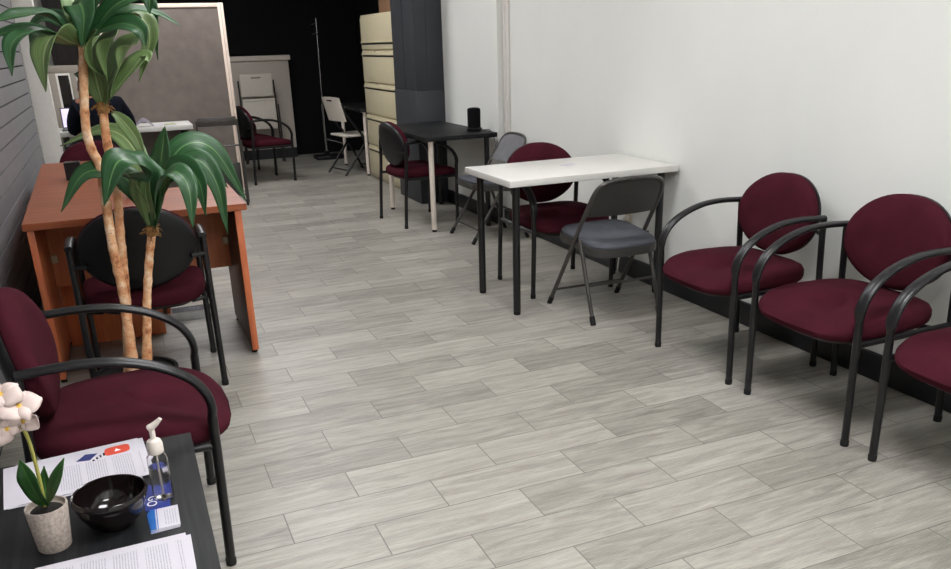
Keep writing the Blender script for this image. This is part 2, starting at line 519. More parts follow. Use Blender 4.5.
def make_armchair(label, group):
    t = empty('armchair', label, 'chair', group=group)
    # seat cushion: rounded plan, domed top, thick rolled front
    n = 44

    def plan(f, z, k=0.0):
        o = []
        for i in range(n):
            a = 2 * PI * i / n
            c, s = math.cos(a), math.sin(a)
            x = .256 * math.copysign(abs(c) ** .46, c); y = .256 * math.copysign(abs(s) ** .52, s)
            x *= 1.0 + 0.05 * (y / .25) - .05 * max(0, -y / .25) ** 2
            if s > 0: y += 0.022 * (1 - (x / .25) ** 2)
            fr = max(0, (y - .06) / .20)
            drop = -0.030 * fr ** 2 if z > .43 else -.012 * fr ** 2
            o.append((x * f, y * f + .032, z + drop + .006 * (x / .25) ** 2 * (z > .43)))
        return o
    bm = nb()
    loft(bm, [plan(.86, .388), plan(.94, .391), plan(.985, .402), plan(1.0, .418), plan(.995, .436), plan(.96, .452), plan(.88, .463), plan(.65, .470), plan(.35, .472), plan(.08, .472)])
    finish('seat', bm, MT['maroon'], t, 60)
    bm = nb()
    loft(bm, [plan(.70, .366), plan(.80, .370), plan(.86, .392)])
    finish('seat_pan', bm, MT['shell'], t, 40)
    # back cushion and shell
    bm = nb()
    cz, yb = .650, -.196
    T = .16
    R_ = lambda w, h, y: oval_ring(0, cz, w, h, 44, T, y, 2.15, 0.03)
    loft(bm, [R_(.226, .168, yb - .025), R_(.233, .176, yb - .016), R_(.235, .178, yb), R_(.229, .172, yb + .014), R_(.208, .154, yb + .026), R_(.148, .108, yb + .034), R_(.055, .04, yb + .036)])
    finish('backrest', bm, MT['maroon'], t, 60)
    bm = nb()
    loft(bm, [R_(.05, .04, yb - .058), R_(.16, .12, yb - .056), R_(.217, .161, yb - .047), R_(.231, .174, yb - .034), R_(.2315, .174, yb - .024), R_(.19, .14, yb - .020)])
    finish('back_shell', bm, MT['shell'], t, 60)
    for s in (-1, 1):
        bm = nb(); tube(bm, [(s * .262, .233, 0.012), (s * .260, .240, .30), (s * .260, .243, .475)], .0138, 12)
        fl = finish('leg', bm, MT['tube'], t)
        bm = nb(); lathe(bm, [(0, 0), (.0142, 0), (.0152, .004), (.0152, .022), (.0135, .024)], 12, (s * .262, .233)); finish('foot_cap', bm, MT['rub'], fl)
        bm = nb(); tube(bm, spline([(s * .262, -.235, 0.012), (s * .261, -.222, .25), (s * .260, -.205, .50), (s * .260, -.197, .668)], 4), .0138, 12)
        rl = finish('leg', bm, MT['tube'], t)
        bm = nb(); lathe(bm, [(0, 0), (.0142, 0), (.0152, .004), (.0152, .022), (.0135, .024)], 12, (s * .262, -.235)); finish('foot_cap', bm, MT['rub'], rl)
        pts = spline([(s * .260, y, z) for y, z in ARM], 5)
        m = len(pts) - 1
        wide = [.0140 + .0090 * min(1, max(0, (i / m - .03) / .10)) - .006 * max(0, (i / m - .35) / .65) for i in range(m + 1)]
        thin = [.0125] * (m + 1)
        bm = nb(); tube(bm, pts, thin, 14, (1, 0, 0), wide)
        finish('armrest', bm, MT['armp'], t, 50)
        bm = nb(); tube(bm, [(s * .258, .238, .385), (s * .258, -.212, .392)], .0115, 10)
        tube(bm, [(s * .258, -.202, .60), (s * .20, -.232, .60)], .010, 8)
        tube(bm, [(s * .258, .16, .386), (s * .18, .16, .378)], .010, 8); tube(bm, [(s * .258, -.13, .39), (s * .18, -.13, .378)], .010, 8)
        finish('side_rail', bm, MT['tube'], t)
    return t


G1 = 'burgundy upholstered armchairs'
ac = make_armchair('burgundy armchair against the white wall, next to the white table', G1)
ac.location = (2.478, 2.88, 0); ac.rotation_euler = (0, 0, PI / 2)
dup(ac, (2.478, 2.235, 0), PI / 2, 'burgundy armchair in the middle of the row along the white wall')
dup(ac, (2.478, 1.585, 0), PI / 2, 'burgundy armchair cut off by the right picture edge')
dup(ac, (2.330, 4.375, 0), PI, 'burgundy armchair tucked behind the white table, facing the viewer')
dup(ac, (2.235, 6.645, 0), R(-90 + 6), 'burgundy armchair pushed in at the black table, side on')
dup(ac, (-0.135, 2.44, 0), R(-90), 'burgundy armchair nearest the viewer, beside the low black table with the flyers')
dup(ac, (-0.005, 3.845, 0), 0, 'burgundy armchair with black back shell pulled up to the cherry desk')
dup(ac, (-0.165, 6.42, 0), R(180 + 10), 'burgundy armchair behind the far end of the cherry desk')
dup(ac, (-0.15, 8.02, 0), R(-3), 'burgundy armchair the person in the dark jacket sits on')
dup(ac, (1.46, 9.68, 0), R(-90 + 13), 'nearer burgundy armchair of the pair by the far grey counter')
dup(ac, (1.35, 10.27, 0), R(-90 + 13), 'farther burgundy armchair of the pair by the far grey counter')


# ------------------------------------------------------------------ tables
def make_table(label, L, W, loc, top, legm, th=.034, H=.74):
    t = empty('table', label, 'table', loc)
    bm = nb(); box(bm, 0, L, 0, W, H - th, H, 0.002, 2); finish('tabletop', bm, top, t, 40)
    for i, (x, y) in enumerate(((.065, .068), (L - .065, .068), (.065, W - .068), (L - .065, W - .068))):
        bm = nb(); tube(bm, [(x, y, .018), (x, y, H - th)], .0205, 18)
        lathe(bm, [(.021, H - th), (.04, H - th - .001), (.04, H - th - .006), (.021, H - th - .008)], 18, (x, y))
        lg = finish('leg', bm, legm[i], t)
        bm = nb(); lathe(bm, [(0, 0), (.017, 0), (.019, .004), (.019, .018), (0, .018)], 18, (x, y)); finish('foot', bm, MT['rub'], lg)
    return t


wt = make_table('white rectangular table with black round legs, short end against the white wall', 1.03, .61, (1.790, 3.845, 0), MT['wtop'], [MT['tube']] * 4)
bt = make_table('black table with two white legs, in front of the charcoal pillar', .60, 1.23, (2.125, 6.07, 0), MT['btop'],
                [MT['wleg'], MT['tube'], MT['wleg'], MT['tube']])
make_table('dark table with white legs beyond the beige file cabinet', .60, 1.16, (2.505, 9.29, 0), MT['btop'], [MT['wleg'], MT['tube'], MT['wleg'], MT['tube']])
make_table('white table with papers in front of the grey partition', 1.20, .52, (-.535, 8.64, 0), MT['wtop'], [MT['tube']] * 4, .045)
# paper scrap on the white table
bm = nb(); box(bm, -.05, .035, -.03, .03, 0, .0012); box(bm, -.005, .04, -.012, .022, .0012, .0024)
o = finish('paper_scrap', bm, MT['plain'], loc=(2.325, 4.19, .7405)); o.rotation_euler = (0, 0, .3); tag(o, 'small pale paper scrap lying on the white table', 'paper')


# ------------------------------------------------------------------ folding chairs (local +Y is the front)
def make_folding(label, group, backmat):
    t = empty('folding_chair', label, 'chair', group=group)
    n = 36

    def plan(f, z):
        o = []
        for k in range(n):
            a = 2 * PI * k / n
            c, s = math.cos(a), math.sin(a)
            x = .205 * math.copysign(abs(c) ** .45, c); y = .215 * math.copysign(abs(s) ** .45, s)
            x *= 1 + .04 * (y / .20)
            o.append((x * f, y * f - .022, z + .018 * (y / .20)))
        return o
    bm = nb(); loft(bm, [plan(1.0, .370), plan(1.03, .373), plan(1.035, .395), plan(1.03, .412), plan(1.0, .416)]); finish('seat_pan', bm, MT['gpanel'], t, 40)
    bm = nb(); loft(bm, [plan(.99, .414), plan(1.01, .424), plan(.98, .434), plan(.86, .442), plan(.5, .444), plan(.1, .444)]); finish('seat', bm, MT['gvinyl'], t, 60)
    half = [(-.222, .222, .02), (-.217, .075, .245), (-.212, -.066, .468), (-.207, -.152, .602), (-.200, -.200, .680), (-.178, -.226, .722), (-.130, -.238, .742), (-.06, -.243, .749)]
    arch = half + [(0, -.244, .751)] + [(-x, y, z) for x, y, z in half[::-1]]
    bm = nb(); tube(bm, spline(arch, 4), .0115, 12); tube(bm, [(-.22, .175, .095), (.22, .175, .095)], .007, 8)
    fr = finish('back_frame', bm, MT['gmetal'], t)
    bm = nb()
    rows = []
    for j in range(7):
        v = j / 6
        z = .552 + .188 * v
        yc = -.122 - .112 * v
        w = .207 if v < .62 else .207 - .065 * ((v - .62) / .38) ** 1.8
        rows.append([(w * (i / 8 - 1), yc - .032 * (1 - (i / 8 - 1) ** 2) * (1 - .75 * v), z + .008 * (1 - (i / 8 - 1) ** 2) * (1 if v > .5 else 0)) for i in range(17)])
    A_ = [[bm.verts.new((p[0], p[1] + .005, p[2])) for p in r] for r in rows]
    B_ = [[bm.verts.new((p[0], p[1] - .005, p[2])) for p in r] for r in rows]
    for g in (A_, B_):
        for a, b in zip(g, g[1:]):
            for k in range(16): bm.faces.new((a[k], a[k + 1], b[k + 1], b[k]))
    for k in range(16):
        for j in (0, -1): bm.faces.new((A_[j][k], A_[j][k + 1], B_[j][k + 1], B_[j][k]))
    for a in (0, 16):
        for j in range(6): bm.faces.new((A_[j][a], A_[j + 1][a], B_[j + 1][a], B_[j][a]))
    finish('backrest', bm, backmat, t, 50)
    for s in (-1, 1):
        bm = nb(); tube(bm, [(s * .205, -.223, .02), (s * .2065, -.075, .43)], .011, 12); rl = finish('leg', bm, MT['gmetal'], t)
        bm = nb(); tube(bm, [(s * .2048, -.230, .001), (s * .2051, -.213, .046)], .0145, 12); finish('foot_cap', bm, MT['rub'], rl)
        bm = nb(); tube(bm, [(s * .2225, .232, .001), (s * .2215, .204, .045)], .0145, 12); finish('foot_cap', bm, MT['rub'], fr)
    bm = nb(); tube(bm, [(-.205, -.160, .195), (.205, -.160, .195)], .007, 8); finish('stretcher', bm, MT['gmetal'], t)
    return t


G2 = 'grey metal folding chairs with padded seats'
fc = make_folding('grey metal folding chair pulled up to the near side of the white table', G2, MT['gpanel'])
fc.location = (2.332, 3.785, 0)
fc2 = make_folding('light grey padded folding chair against the wall, between the white and black tables', G2, MT['gback'])
fc2.location = (2.515, 5.79, 0); fc2.rotation_euler = (0, 0, PI / 2)

# folded dark folding chair leaning on the partition (a flat folded pack)
t = empty('folded_chair', 'dark grey folded chair leaning on the right end of the grey partition', 'chair', (.845, 8.2, 0))
bm = nb(); box(bm, -.175, .175, -.012, .012, .745, .825, .006); box(bm, -.11, .11, -.016, .013, .782, .79); finish('backrest', bm, MT['gmetal'], t, 40)
for s in (-1, 1):
    bm = nb(); tube(bm, [(s * .185, -.02, .012), (s * .18, 0, .80)], .010, 10); tube(bm, [(s * .185, -.02, .0), (s * .185, -.02, .03)], .013, 10); finish('leg', bm, MT['gmetal'], t)
    bm = nb(); tube(bm, [(s * .205, .05, .012), (s * .20, .03, .60)], .010, 10); finish('leg', bm, MT['gmetal'], t)
bm = nb(); tube(bm, [(-.20, .03, .56), (.20, .03, .56)], .009, 8); tube(bm, [(-.19, -.01, .10), (.19, -.01, .10)], .008, 8); finish('stretcher', bm, MT['gmetal'], t)
bm = nb(); box(bm, -.165, .165, .015, .045, .10, .40, .008); finish('seat', bm, MT['gpanel'], t, 40)


# white resin folding chair, open
def make_resin(label, group):
    t = empty('resin_chair', label, 'chair', group=group)
    bm = nb()
    rings = []
    for j in range(7):
        v = j / 6
        z = .60 + .26 * v; y = -.17 - .07 * v
        o = []
        for k in range(28):
            a = 2 * PI * k / 28; c, s = math.cos(a), math.sin(a)
            x = .215 * math.copysign(abs(c) ** .35, c); d = .012 * math.copysign(abs(s) ** .6, s)
            o.append((x, y + d - .018 * (1 - (x / .215) ** 2), z + .008 * (1 - (x / .215) ** 2) * v))
        rings.append(o)
    loft(bm, rings); bk = finish('backrest', bm, MT['wplast'], t, 50)
    bm = nb(); box(bm, -.06, .06, -.262, -.225, .822, .838, .004); finish('handle_slot', bm, MT['dark'], bk)
    bm = nb(); box(bm, -.205, .205, -.18, .20, .425, .452, .010, 3); finish('seat', bm, MT['wplast'], t, 40)
    for s in (-1, 1):
        bm = nb(); tube(bm, [(s * .232, .235, .0), (s * .228, .0, .46), (s * .226, -.185, .70), (s * .224, -.215, .80)], .014, 10, (1, 0, 0), .009); finish('leg', bm, MT['tube'], t)
        bm = nb(); tube(bm, [(s * .214, -.235, .0), (s * .214, .12, .43)], .014, 10, (1, 0, 0), .009); finish('leg', bm, MT['tube'], t)
    bm = nb(); tube(bm, [(-.232, .21, .06), (.232, .21, .06)], .008, 8); tube(bm, [(-.214, -.20, .06), (.214, -.20, .06)], .008, 8); finish('stretcher', bm, MT['tube'], t)
    return t


rc = make_resin('white resin folding chair with dark legs at the far dark table', None)
rc.location = (2.50, 9.71, 0); rc.rotation_euler = (0, 0, R(-90 + 13))

# the folded white chair leaning on the counter
t = empty('folded_chair', 'white folded resin chair leaning upright on the far grey counter', 'chair', (1.715, 11.28, 0))
bm = nb(); box(bm, -.205, .205, .03, .055, .82, 1.10, .012, 3); b_ = finish('backrest', bm, MT['wplast'], t, 40)
bm = nb(); box(bm, -.06, .06, .024, .058, 1.045, 1.065, .004); finish('handle_slot', bm, MT['beige'], b_)
bm = nb(); box(bm, -.205, .205, -.025, .02, .42, .80, .010, 3); box(bm, -.205, .205, -.035, .02, .77, .80, .006); finish('seat', bm, MT['wplast'], t, 40)
for s in (-1, 1):
    bm = nb(); tube(bm, [(s * .225, -.03, 0), (s * .222, .05, 1.02)], .014, 10, (1, 0, 0), .010); finish('leg', bm, MT['tube'], t)
    bm = nb(); tube(bm, [(s * .245, -.05, 0), (s * .243, .0, .72)], .014, 10, (1, 0, 0), .010); finish('leg', bm, MT['tube'], t)


# ------------------------------------------------------------------ cherry desk
t = empty('desk', 'cherry wood L-shaped desk beside the slatwall', 'desk', (0, 0, 0))
X0, X1, Y0 = -.445, .488, 3.93
bm = nb()
prof = [(X0, Y0), (X1, Y0), (X1, 4.62), (.12, 4.62), (.12, 6.16), (-.50, 6.16)]
lo = [bm.verts.new((x, y, .712)) for x, y in prof]; hi = [bm.verts.new((x, y, .742)) for x, y in prof]
bm.faces.new(lo[::-1]); bm.faces.new(hi)
for k in range(6): bm.faces.new((lo[k], lo[(k + 1) % 6], hi[(k + 1) % 6], hi[k]))
bmesh.ops.bevel(bm, geom=list(bm.edges), offset=.003, segments=2, affect='EDGES')
finish('desktop', bm, MT['desk'], t, 40)


def panel(name, a, mats, par=t, bev=.002):
    bm = nb(); box(bm, *a, bev); return finish(name, bm, mats, par, 40)


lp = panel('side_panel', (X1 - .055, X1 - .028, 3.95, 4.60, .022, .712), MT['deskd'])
panel('edge_band', (X1 - .057, X1 - .026, 3.944, 3.951, .022, .712), MT['desk2'], lp)
lp2 = panel('side_panel', (X0 + .012, X0 + .040, 3.95, 4.60, .022, .712), MT['desk2'])
for x in (X1 - .042, X0 + .026):
    for y in (3.99, 4.55):
        bm = nb(); lathe(bm, [(0, 0), (.014, 0), (.014, .01), (.008, .012), (.008, .024), (0, .024)], 12, (x, y)); finish('glide', bm, MT['rub'], t)
panel('modesty_panel', (X0 + .04, X1 - .055, 4.42, 4.44, .34, .712), MT['desk3'])
panel('end_panel', (-.40, .06, 4.50, 4.52, .0, .60), MT['desk2'])
panel('return_panel', (.085, .11, 4.86, 5.70, .0, .712), MT['desk2'])
panel('return_panel', (-.475, -.45, 4.66, 6.12, .0, .712), MT['desk2'])
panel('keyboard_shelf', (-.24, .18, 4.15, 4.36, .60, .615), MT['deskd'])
for (x, z) in ((X0 + .055, .66), (X0 + .055, .48), (X1 - .07, .66), (X1 - .07, .48)):
    bm = nb(); box(bm, x - .014, x + .014, 4.408, 4.421, z - .02, z + .02, .004); finish('corner_bracket', bm, MT['cream'], t)

# things on the desk
t = empty('pen_cup', 'black square cup standing on the cherry desk by the slatwall', 'cup', (-.275, 5.28, .742))
bm = nb(); loft(bm, [[(sx * .042, sy * .042, z) for sx, sy in ((-1, -1), (1, -1), (1, 1), (-1, 1))] for z in (0, .095)], True); finish('cup_body', bm, MT['shell'], t, 30)
bm = nb(); box(bm, -.034, .034, -.034, .034, .0955, .097); finish('opening', bm, MT['dark'], t, 0)
bm = nb(); lathe(bm, [(0, 0), (.026, 0), (.032, .004), (.037, .07), (.039, .072), (.0375, .074), (.034, .070), (.029, .008), (0, .006)], 24)
tag(finish('white_cup', bm, MT['pwhite'], loc=(.016, 4.40, .742)), 'small white cup on the cherry desk behind the plant leaves', 'cup')

# chrome bar under the desk chair (a paper tray on the floor)
t = empty('metal_tray', 'small silver tray on the floor beneath the cherry desk, behind the chair legs', 'tray', (.225, 4.73, 0))
bm = nb(); box(bm, -.115, .115, -.05, .05, .0, .006, .002); finish('tray_base', bm, MT['chrome'], t, 30)
bm = nb()
for a in ((-.115, .115, -.056, -.05), (-.115, .115, .05, .056), (-.121, -.115, -.056, .056), (.115, .121, -.056, .056)): box(bm, *a, 0.0, .05)
finish('tray_rim', bm, MT['chrome'], t, 30)

# ------------------------------------------------------------------ beige lateral file cabinet
t = empty('file_cabinet', 'tall beige lateral file cabinet beside the charcoal pillar', 'cabinet', (0, 0, 0))
cx0, cx1, cy0, cy1, ch = 2.575, 3.03, 8.02, 9.26, 1.70
bm = nb(); box(bm, cx0, cx1, cy0, cy1, 0.02, ch, .004); box(bm, cx0 + .02, cx1, cy0 + .01, cy1 - .01, 0, .03); finish('cabinet_body', bm, MT['cream'], t, 40)
dh = (ch - .07) / 5
for k in range(5):
    z0 = .05 + k * dh
    bm = nb(); box(bm, cx0 - .018, cx0 + .004, cy0 + .035, cy1 - .035, z0 + .008, z0 + dh - .008, .004); d = finish('drawer', bm, MT['cream'], t, 40)
    hz = z0 + dh - .045 if k < 4 else z0 + .075
    bm = nb(); box(bm, cx0 - .034, cx0 - .016, cy0 + .06, cy1 - .06, hz - .004, hz + .012, .004); box(bm, cx0 - .0195, cx0 - .017, cy0 + .06, cy1 - .06, hz - .022, hz - .004, mi=1)
    finish('handle', bm, [MT['cream'], MT['groove']], d, 40)
    if k == 3 or k == 2:
        bm = nb(); tube(bm, [(cx0 - .022, 8.73, z0 + dh - .014), (cx0 - .014, 8.73, z0 + dh - .014)], .009, 12); finish('lock', bm, MT['chrome'], d)
t = empty('cardboard_box', 'brown cardboard box on top of the beige file cabinet', 'box', (2.80, 8.62, ch))
bm = nb(); box(bm, -.14, .16, -.24, .22, 0, .26, .004); bd = finish('box_body', bm, MT['card'], t, 40)
bm = nb(); box(bm, -.143, .163, -.03, .03, .258, .2615); box(bm, -.1425, -.14, -.03, .03, .18, .26); finish('tape_strip', bm, MT['cream'], t, 0)

# ------------------------------------------------------------------ grey partition, wing screen, counter
t = empty('partition', 'tall grey fabric partition with pale frame behind the white table', 'partition', (0, 9.2, 0))
px0, px1, pz = -.02, 1.155, 1.84
bm = nb(); box(bm, px0 + .03, px1 - .05, -.02, .02, .06, pz - .035); finish('fabric_panel', bm, MT['pfab'], t, 0)
bm = nb(); box(bm, px1 - .055, px1, -.035, .035, 0, pz, .006); box(bm, px1 - .030, px1 - .026, -.0365, .03, 0.01, pz - .01, mi=1); finish('frame_post', bm, [MT['pframe'], MT['beige']], t, 40)
bm = nb(); box(bm, px0, px0 + .035, -.035, .035, 0, pz, .006); finish('frame_post', bm, MT['pframe'], t, 40)
bm = nb(); box(bm, px0 + .035, px1 - .055, -.032, .032, pz - .04, pz - .002, .005); finish('top_rail', bm, MT['pframe'], t, 40)
bm = nb(); box(bm, px0 + .035, px1 - .055, -.03, .03, .03, .07, .005); finish('bottom_rail', bm, MT['beige'], t, 40)

t = empty('screen_panel', 'low beige screen with two narrow dark panes left of the grey partition', 'screen', (0, 9.3, 0))
bm = nb()
box(bm, -.585, -.06, -.03, .03, 1.235, 1.305, .006); box(bm, -.585, -.475, -.03, .03, 0, 1.235, .004); box(bm, -.14, -.06, -.03, .03, 0, 1.235, .004)
box(bm, -.475, -.14, -.028, .028, 0, .74); box(bm, -.35, -.295, -.028, .028, .74, 1.29, .004)
finish('frame', bm, MT['beige'], t, 40)
for a, b in ((-.475, -.35), (-.295, -.14)):
    bm = nb(); box(bm, a, b, -.008, .008, .74, 1.235); p_ = finish('pane', bm, MT['dark'], t, 0)
    bm = nb()
    box(bm, a, a + .018, -.03, -.01, .74, 1.235); box(bm, a + .018, b, -.03, -.01, 1.215, 1.235); box(bm, b - .012, b, -.03, -.01, .74, 1.215)
    finish('pane_trim', bm, MT['trimw'], p_, 0)

t = empty('counter', 'grey-white counter against the black end wall', 'counter', (0, 11.58, 0))
bm = nb(); box(bm, .6, 2.20, -.0, .2, .13, 1.25, .003); finish('counter_body', bm, MT['counter'], t, 30)
bm = nb(); box(bm, .6, 2.20, .01, .2, 0, .13); finish('plinth', bm, MT['base_black'], t, 0)
bm = nb(); box(bm, .58, 2.225, -.03, .21, 1.25, 1.312, .006); finish('counter_top', bm, MT['ctop'], t, 30)

# slim silver stand
t = empty('metal_stand', 'slim silver pole stand in front of the black end wall', 'stand', (2.51, 11.15, 0))
bm = nb(); box(bm, -.16, .22, -.14, .14, 0, .05, .01); box(bm, -.03, .03, -.03, .03, .05, .10); finish('stand_base', bm, MT['shell'], t, 40)
bm = nb(); tube(bm, [(0, 0, .08), (0, 0, .70)], .020, 12); finish('lower_pole', bm, MT['chrome'], t)
bm = nb(); tube(bm, [(0, 0, .70), (0.012, 0, 1.74)], .009, 10); finish('pole', bm, MT['chrome'], t)
for z in (1.66, 1.545):
    bm = nb(); tube(bm, [(-.06, -.01, z), (.015, 0, z + .012)], .012, 10); finish('peg', bm, MT['chrome'], t)
bm = nb(); tube(bm, [(0.0, 0, .26), (.28, -.05, .17)], .010, 8); finish('brace', bm, MT['chrome'], t)

# ------------------------------------------------------------------ things on the far white table
t = empty('laptop', 'open laptop with lit screen on the left of the far white table', 'laptop', (-.33, 8.80, .74))
bm = nb(); box(bm, -.15, .15, -.10, .10, 0, .014, .003); finish('keyboard_base', bm, MT['lap'], t, 40)
bm = nb(); box(bm, -.15, .15, -.005, .005, .012, .20, .003); s_ = finish('lid', bm, MT['lap'], t, 40); s_.location = (0, .10, 0); s_.rotation_euler = (R(-14), 0, 0)
bm = nb(); box(bm, -.14, .14, -.0065, -.0045, .022, .19); finish('display', bm, MT['screen'], s_, 0)
t = empty('open_folder', 'curled open paper folder on the right of the far white table', 'folder', (.30, 8.72, .74))
bm = nb()
ra = [[(-.16 + .26 * i / 10, y, .004 + .075 * math.sin(PI * min(1, i / 7.0)) ** 1.2 * (1 if i < 8 else .3) * (.6 + .4 * (y > 0))) for i in range(11)] for y in (-.06, .05)]
va = [[bm.verts.new(p) for p in r] for r in ra]
vb = [[bm.verts.new((p[0], p[1], p[2] - .003)) for p in r] for r in ra]
for g in (va, vb):
    for k in range(10): bm.faces.new((g[0][k], g[0][k + 1], g[1][k + 1], g[1][k]))
for k in range(10):
    for j in (0, 1): bm.faces.new((va[j][k], va[j][k + 1], vb[j][k + 1], vb[j][k]))
finish('cover', bm, simple('grey_lilac_cover', '#77727c', .5), t)
bm = nb(); box(bm, .0, .22, -.06, .07, .0, .008, .001); finish('page_block', bm, MT['plain'], t, 0)
bm = nb(); box(bm, -.05, .05, -.012, .012, 0, .014, .004); o = finish('marker', bm, MT['lime'], loc=(.46, 8.70, .7485)); o.rotation_euler = (0, 0, .2)
o.location.z = .7405; tag(o, 'lime green marker lying on the far white table', 'marker')

# smart speaker on the black table
t = empty('speaker', 'black cylindrical speaker standing on the black table', 'speaker', (2.625, 6.30, .74))
bm = nb(); lathe(bm, [(0, 0), (.058, 0), (.062, .006), (.062, .022), (.056, .026), (0, .026)], 32); finish('speaker_base', bm, MT['shell'], t)
bm = nb(); lathe(bm, [(0, .026), (.052, .026), (.053, .16), (.049, .172), (.035, .178), (0, .178)], 32); finish('speaker_body', bm, fabric('speaker_cloth', '#131315', 900), t)
bm = nb(); tube(bm, spline([(2.688, 6.30, .746), (2.705, 6.27, .745), (2.735, 6.25, .744), (2.748, 6.20, .70), (2.765, 6.17, .55)], 5), .003, 6); tag(finish('power_cord', bm, MT['rub']), 'thin black cord running from the speaker over the black table edge', 'cord')

# raceway and outlet on the white wall
t = empty('cable_raceway', 'pale vertical cable raceway on the white wall by the black table', 'conduit', (2.80, 6.10, 0))
bm = nb(); box(bm, .014, .034, -.05, .05, .73, ZC - .003, .006); finish('cover', bm, MT['trimw'], t, 40)
bm = nb(); tube(bm, spline([(.009, .02, ZC - .003), (.009, .025, 2.0), (.009, -.015, 1.4), (.009, -.01, 1.0), (.009, -.02, .78)], 5), .0045, 6); box(bm, 0, .014, -.035, -.005, .73, .80, .004); finish('cable', bm, MT['trimw'], t)
t = empty('wall_outlet', 'beige wall outlet low on the white wall under the white table', 'outlet', (XR, 4.345, .33))
bm = nb(); box(bm, -.007, 0, -.036, .036, -.058, .058, .003); pl_ = finish('cover_plate', bm, MT['putty'], t, 40)
for z in (-.026, .026):
    bm = nb(); box(bm, -.010, -.006, -.018, .018, z - .015, z + .015, .003); finish('socket', bm, MT['trimw'], pl_, 40)
bm = nb(); tube(bm, spline([(-.012, .0, .026), (-.035, .01, .02), (-.03, .03, -.1), (-.04, .05, -.328)], 5), .004, 6); finish('plug_cord', bm, MT['trimw'], t)


# ------------------------------------------------------------------ the person at the far white table
def skin_mesh(name, verts, edges, radii, mat, parent, sub=2):
    me = bpy.data.meshes.new(name); me.from_pydata([tuple(v) for v in verts], edges, [])
    o = bpy.data.objects.new(name, me); COL.objects.link(o)
    o.modifiers.new('s', 'SKIN'); sd = o.modifiers.new('d', 'SUBSURF'); sd.levels = sub; sd.render_levels = sub
    for i, r in enumerate(radii):
        sv = me.skin_vertices[0].data[i]
        sv.radius = r if isinstance(r, tuple) else (r, r)
        sv.use_root = (i == 0)
    dg = bpy.context.evaluated_depsgraph_get()
    nm = bpy.data.meshes.new_from_object(o.evaluated_get(dg))
    nm.name = name
    bpy.data.objects.remove(o)
    nm.materials.clear(); nm.materials.append(mat); nm.shade_smooth()
    q = bpy.data.objects.new(name, nm); COL.objects.link(q); q.parent = parent
    return q


t = empty('person', 'person in a dark navy jacket seated at the far white table, back to the viewer', 'person', (-.13, 8.13, 0))
V, E, Rr = [], [], []


def chain(start, pts):
    i = start
    for p, r in pts:
        V.append((p[0] * .86, p[1], p[2])); Rr.append(r); k = len(V) - 1
        if i is not None: E.append((i, k))
        i = k
    return i


chain(None, [((0, 0, .58), (.15, .12)), ((0, .02, .68), (.135, .11)), ((0, .06, .84), (.15, .11)), ((0, .09, .98), (.13, .09)), ((-.015, .13, 1.02), (.055, .055)), ((-.035, .19, 1.05), (.05, .05)), ((-.055, .26, 1.07), (.075, .08)), ((-.062, .28, 1.13), (.078, .09)), ((-.062, .28, 1.19), (.05, .06))])
for s in (-1, 1):
    k = chain(3, [((s * .17, .09, .985), (.062, .065)), ((s * .235, .13, .88), .05), ((s * .26, .20, .765), .042), ((s * .22, .36, .775), .034), ((s * .17, .47, .785), .026), ((s * .15, .53, .782), (.036, .016))])
    for j, (dx, ln) in enumerate(((-.027, .055), (-.009, .066), (.009, .062), (.026, .048))):
        chain(k, [((s * .15 + dx, .53 + .03, .782), .0095), ((s * .15 + dx * 1.1, .53 + .03 + ln * .6, .776), .0085), ((s * .15 + dx * 1.1, .53 + .03 + ln, .762), .0075)])
    chain(k, [((s * .15 - s * .042, .53, .778), .0105), ((s * .15 - s * .056, .555, .768), .009)])
    chain(0, [((s * .10, .06, .52), .085), ((s * .13, .40, .51), .065), ((s * .14, .42, .28), .05), ((s * .14, .40, .09), .036), ((s * .14, .44, .045), .04), ((s * .15, .56, .03), .032)])
body = skin_mesh('body', V, E, Rr, MT['skin'], t)
V, E, Rr = [], [], []
chain(None, [((0, 0, .57), (.175, .14)), ((0, .02, .68), (.165, .13)), ((0, .055, .84), (.185, .13)), ((0, .085, .965), (.165, .105)), ((-.005, .10, 1.035), (.085, .075))])
for s in (-1, 1):
    chain(3, [((s * .185, .085, .975), (.085, .085)), ((s * .25, .13, .87), .068), ((s * .275, .20, .765), .056), ((s * .225, .36, .775), .046), ((s * .18, .455, .785), .038)])
skin_mesh('jacket', V, E, Rr, MT['navyc'], t)
V, E, Rr = [], [], []
chain(None, [((0, 0, .575), (.165, .13)), ((0, .0, .62), (.16, .12))])
for s in (-1, 1):
    chain(0, [((s * .10, .06, .525), .098), ((s * .13, .40, .51), .078), ((s * .14, .42, .28), .062), ((s * .14, .40, .10), .05)])
skin_mesh('trousers', V, E, Rr, MT['trous'], t)
bm = nb()
rings = []
for j in range(9):
    a = j / 8
    z = 1.13 + .235 * a
    w = .088 * math.sqrt(max(.02, 1 - (a * 1.02 - .42) ** 2 / .36)); d = .105 * math.sqrt(max(.02, 1 - (a * 1.02 - .42) ** 2 / .36))
    yo = .135 + .03 * a
    rings.append([(-.055 + w * math.cos(2 * PI * k / 20), yo + d * math.sin(2 * PI * k / 20) * (1 if math.sin(2 * PI * k / 20) < 0 else (.45 + .5 * a)), z) for k in range(20)])
loft(bm, rings); hr = finish('hair', bm, MT['hair'], t, 60); hr.location = (0, .11, -.10)
for s in (-1, 1):
    bm = nb(); lathe(bm, [(0, -.018), (.010, -.014), (.014, 0), (.010, .014), (0, .018)], 12, (-.055 + s * .088, .165), .6, 1.0); e_ = finish('ear', bm, MT['skin'], t); e_.location = (0, .11, 1.11)


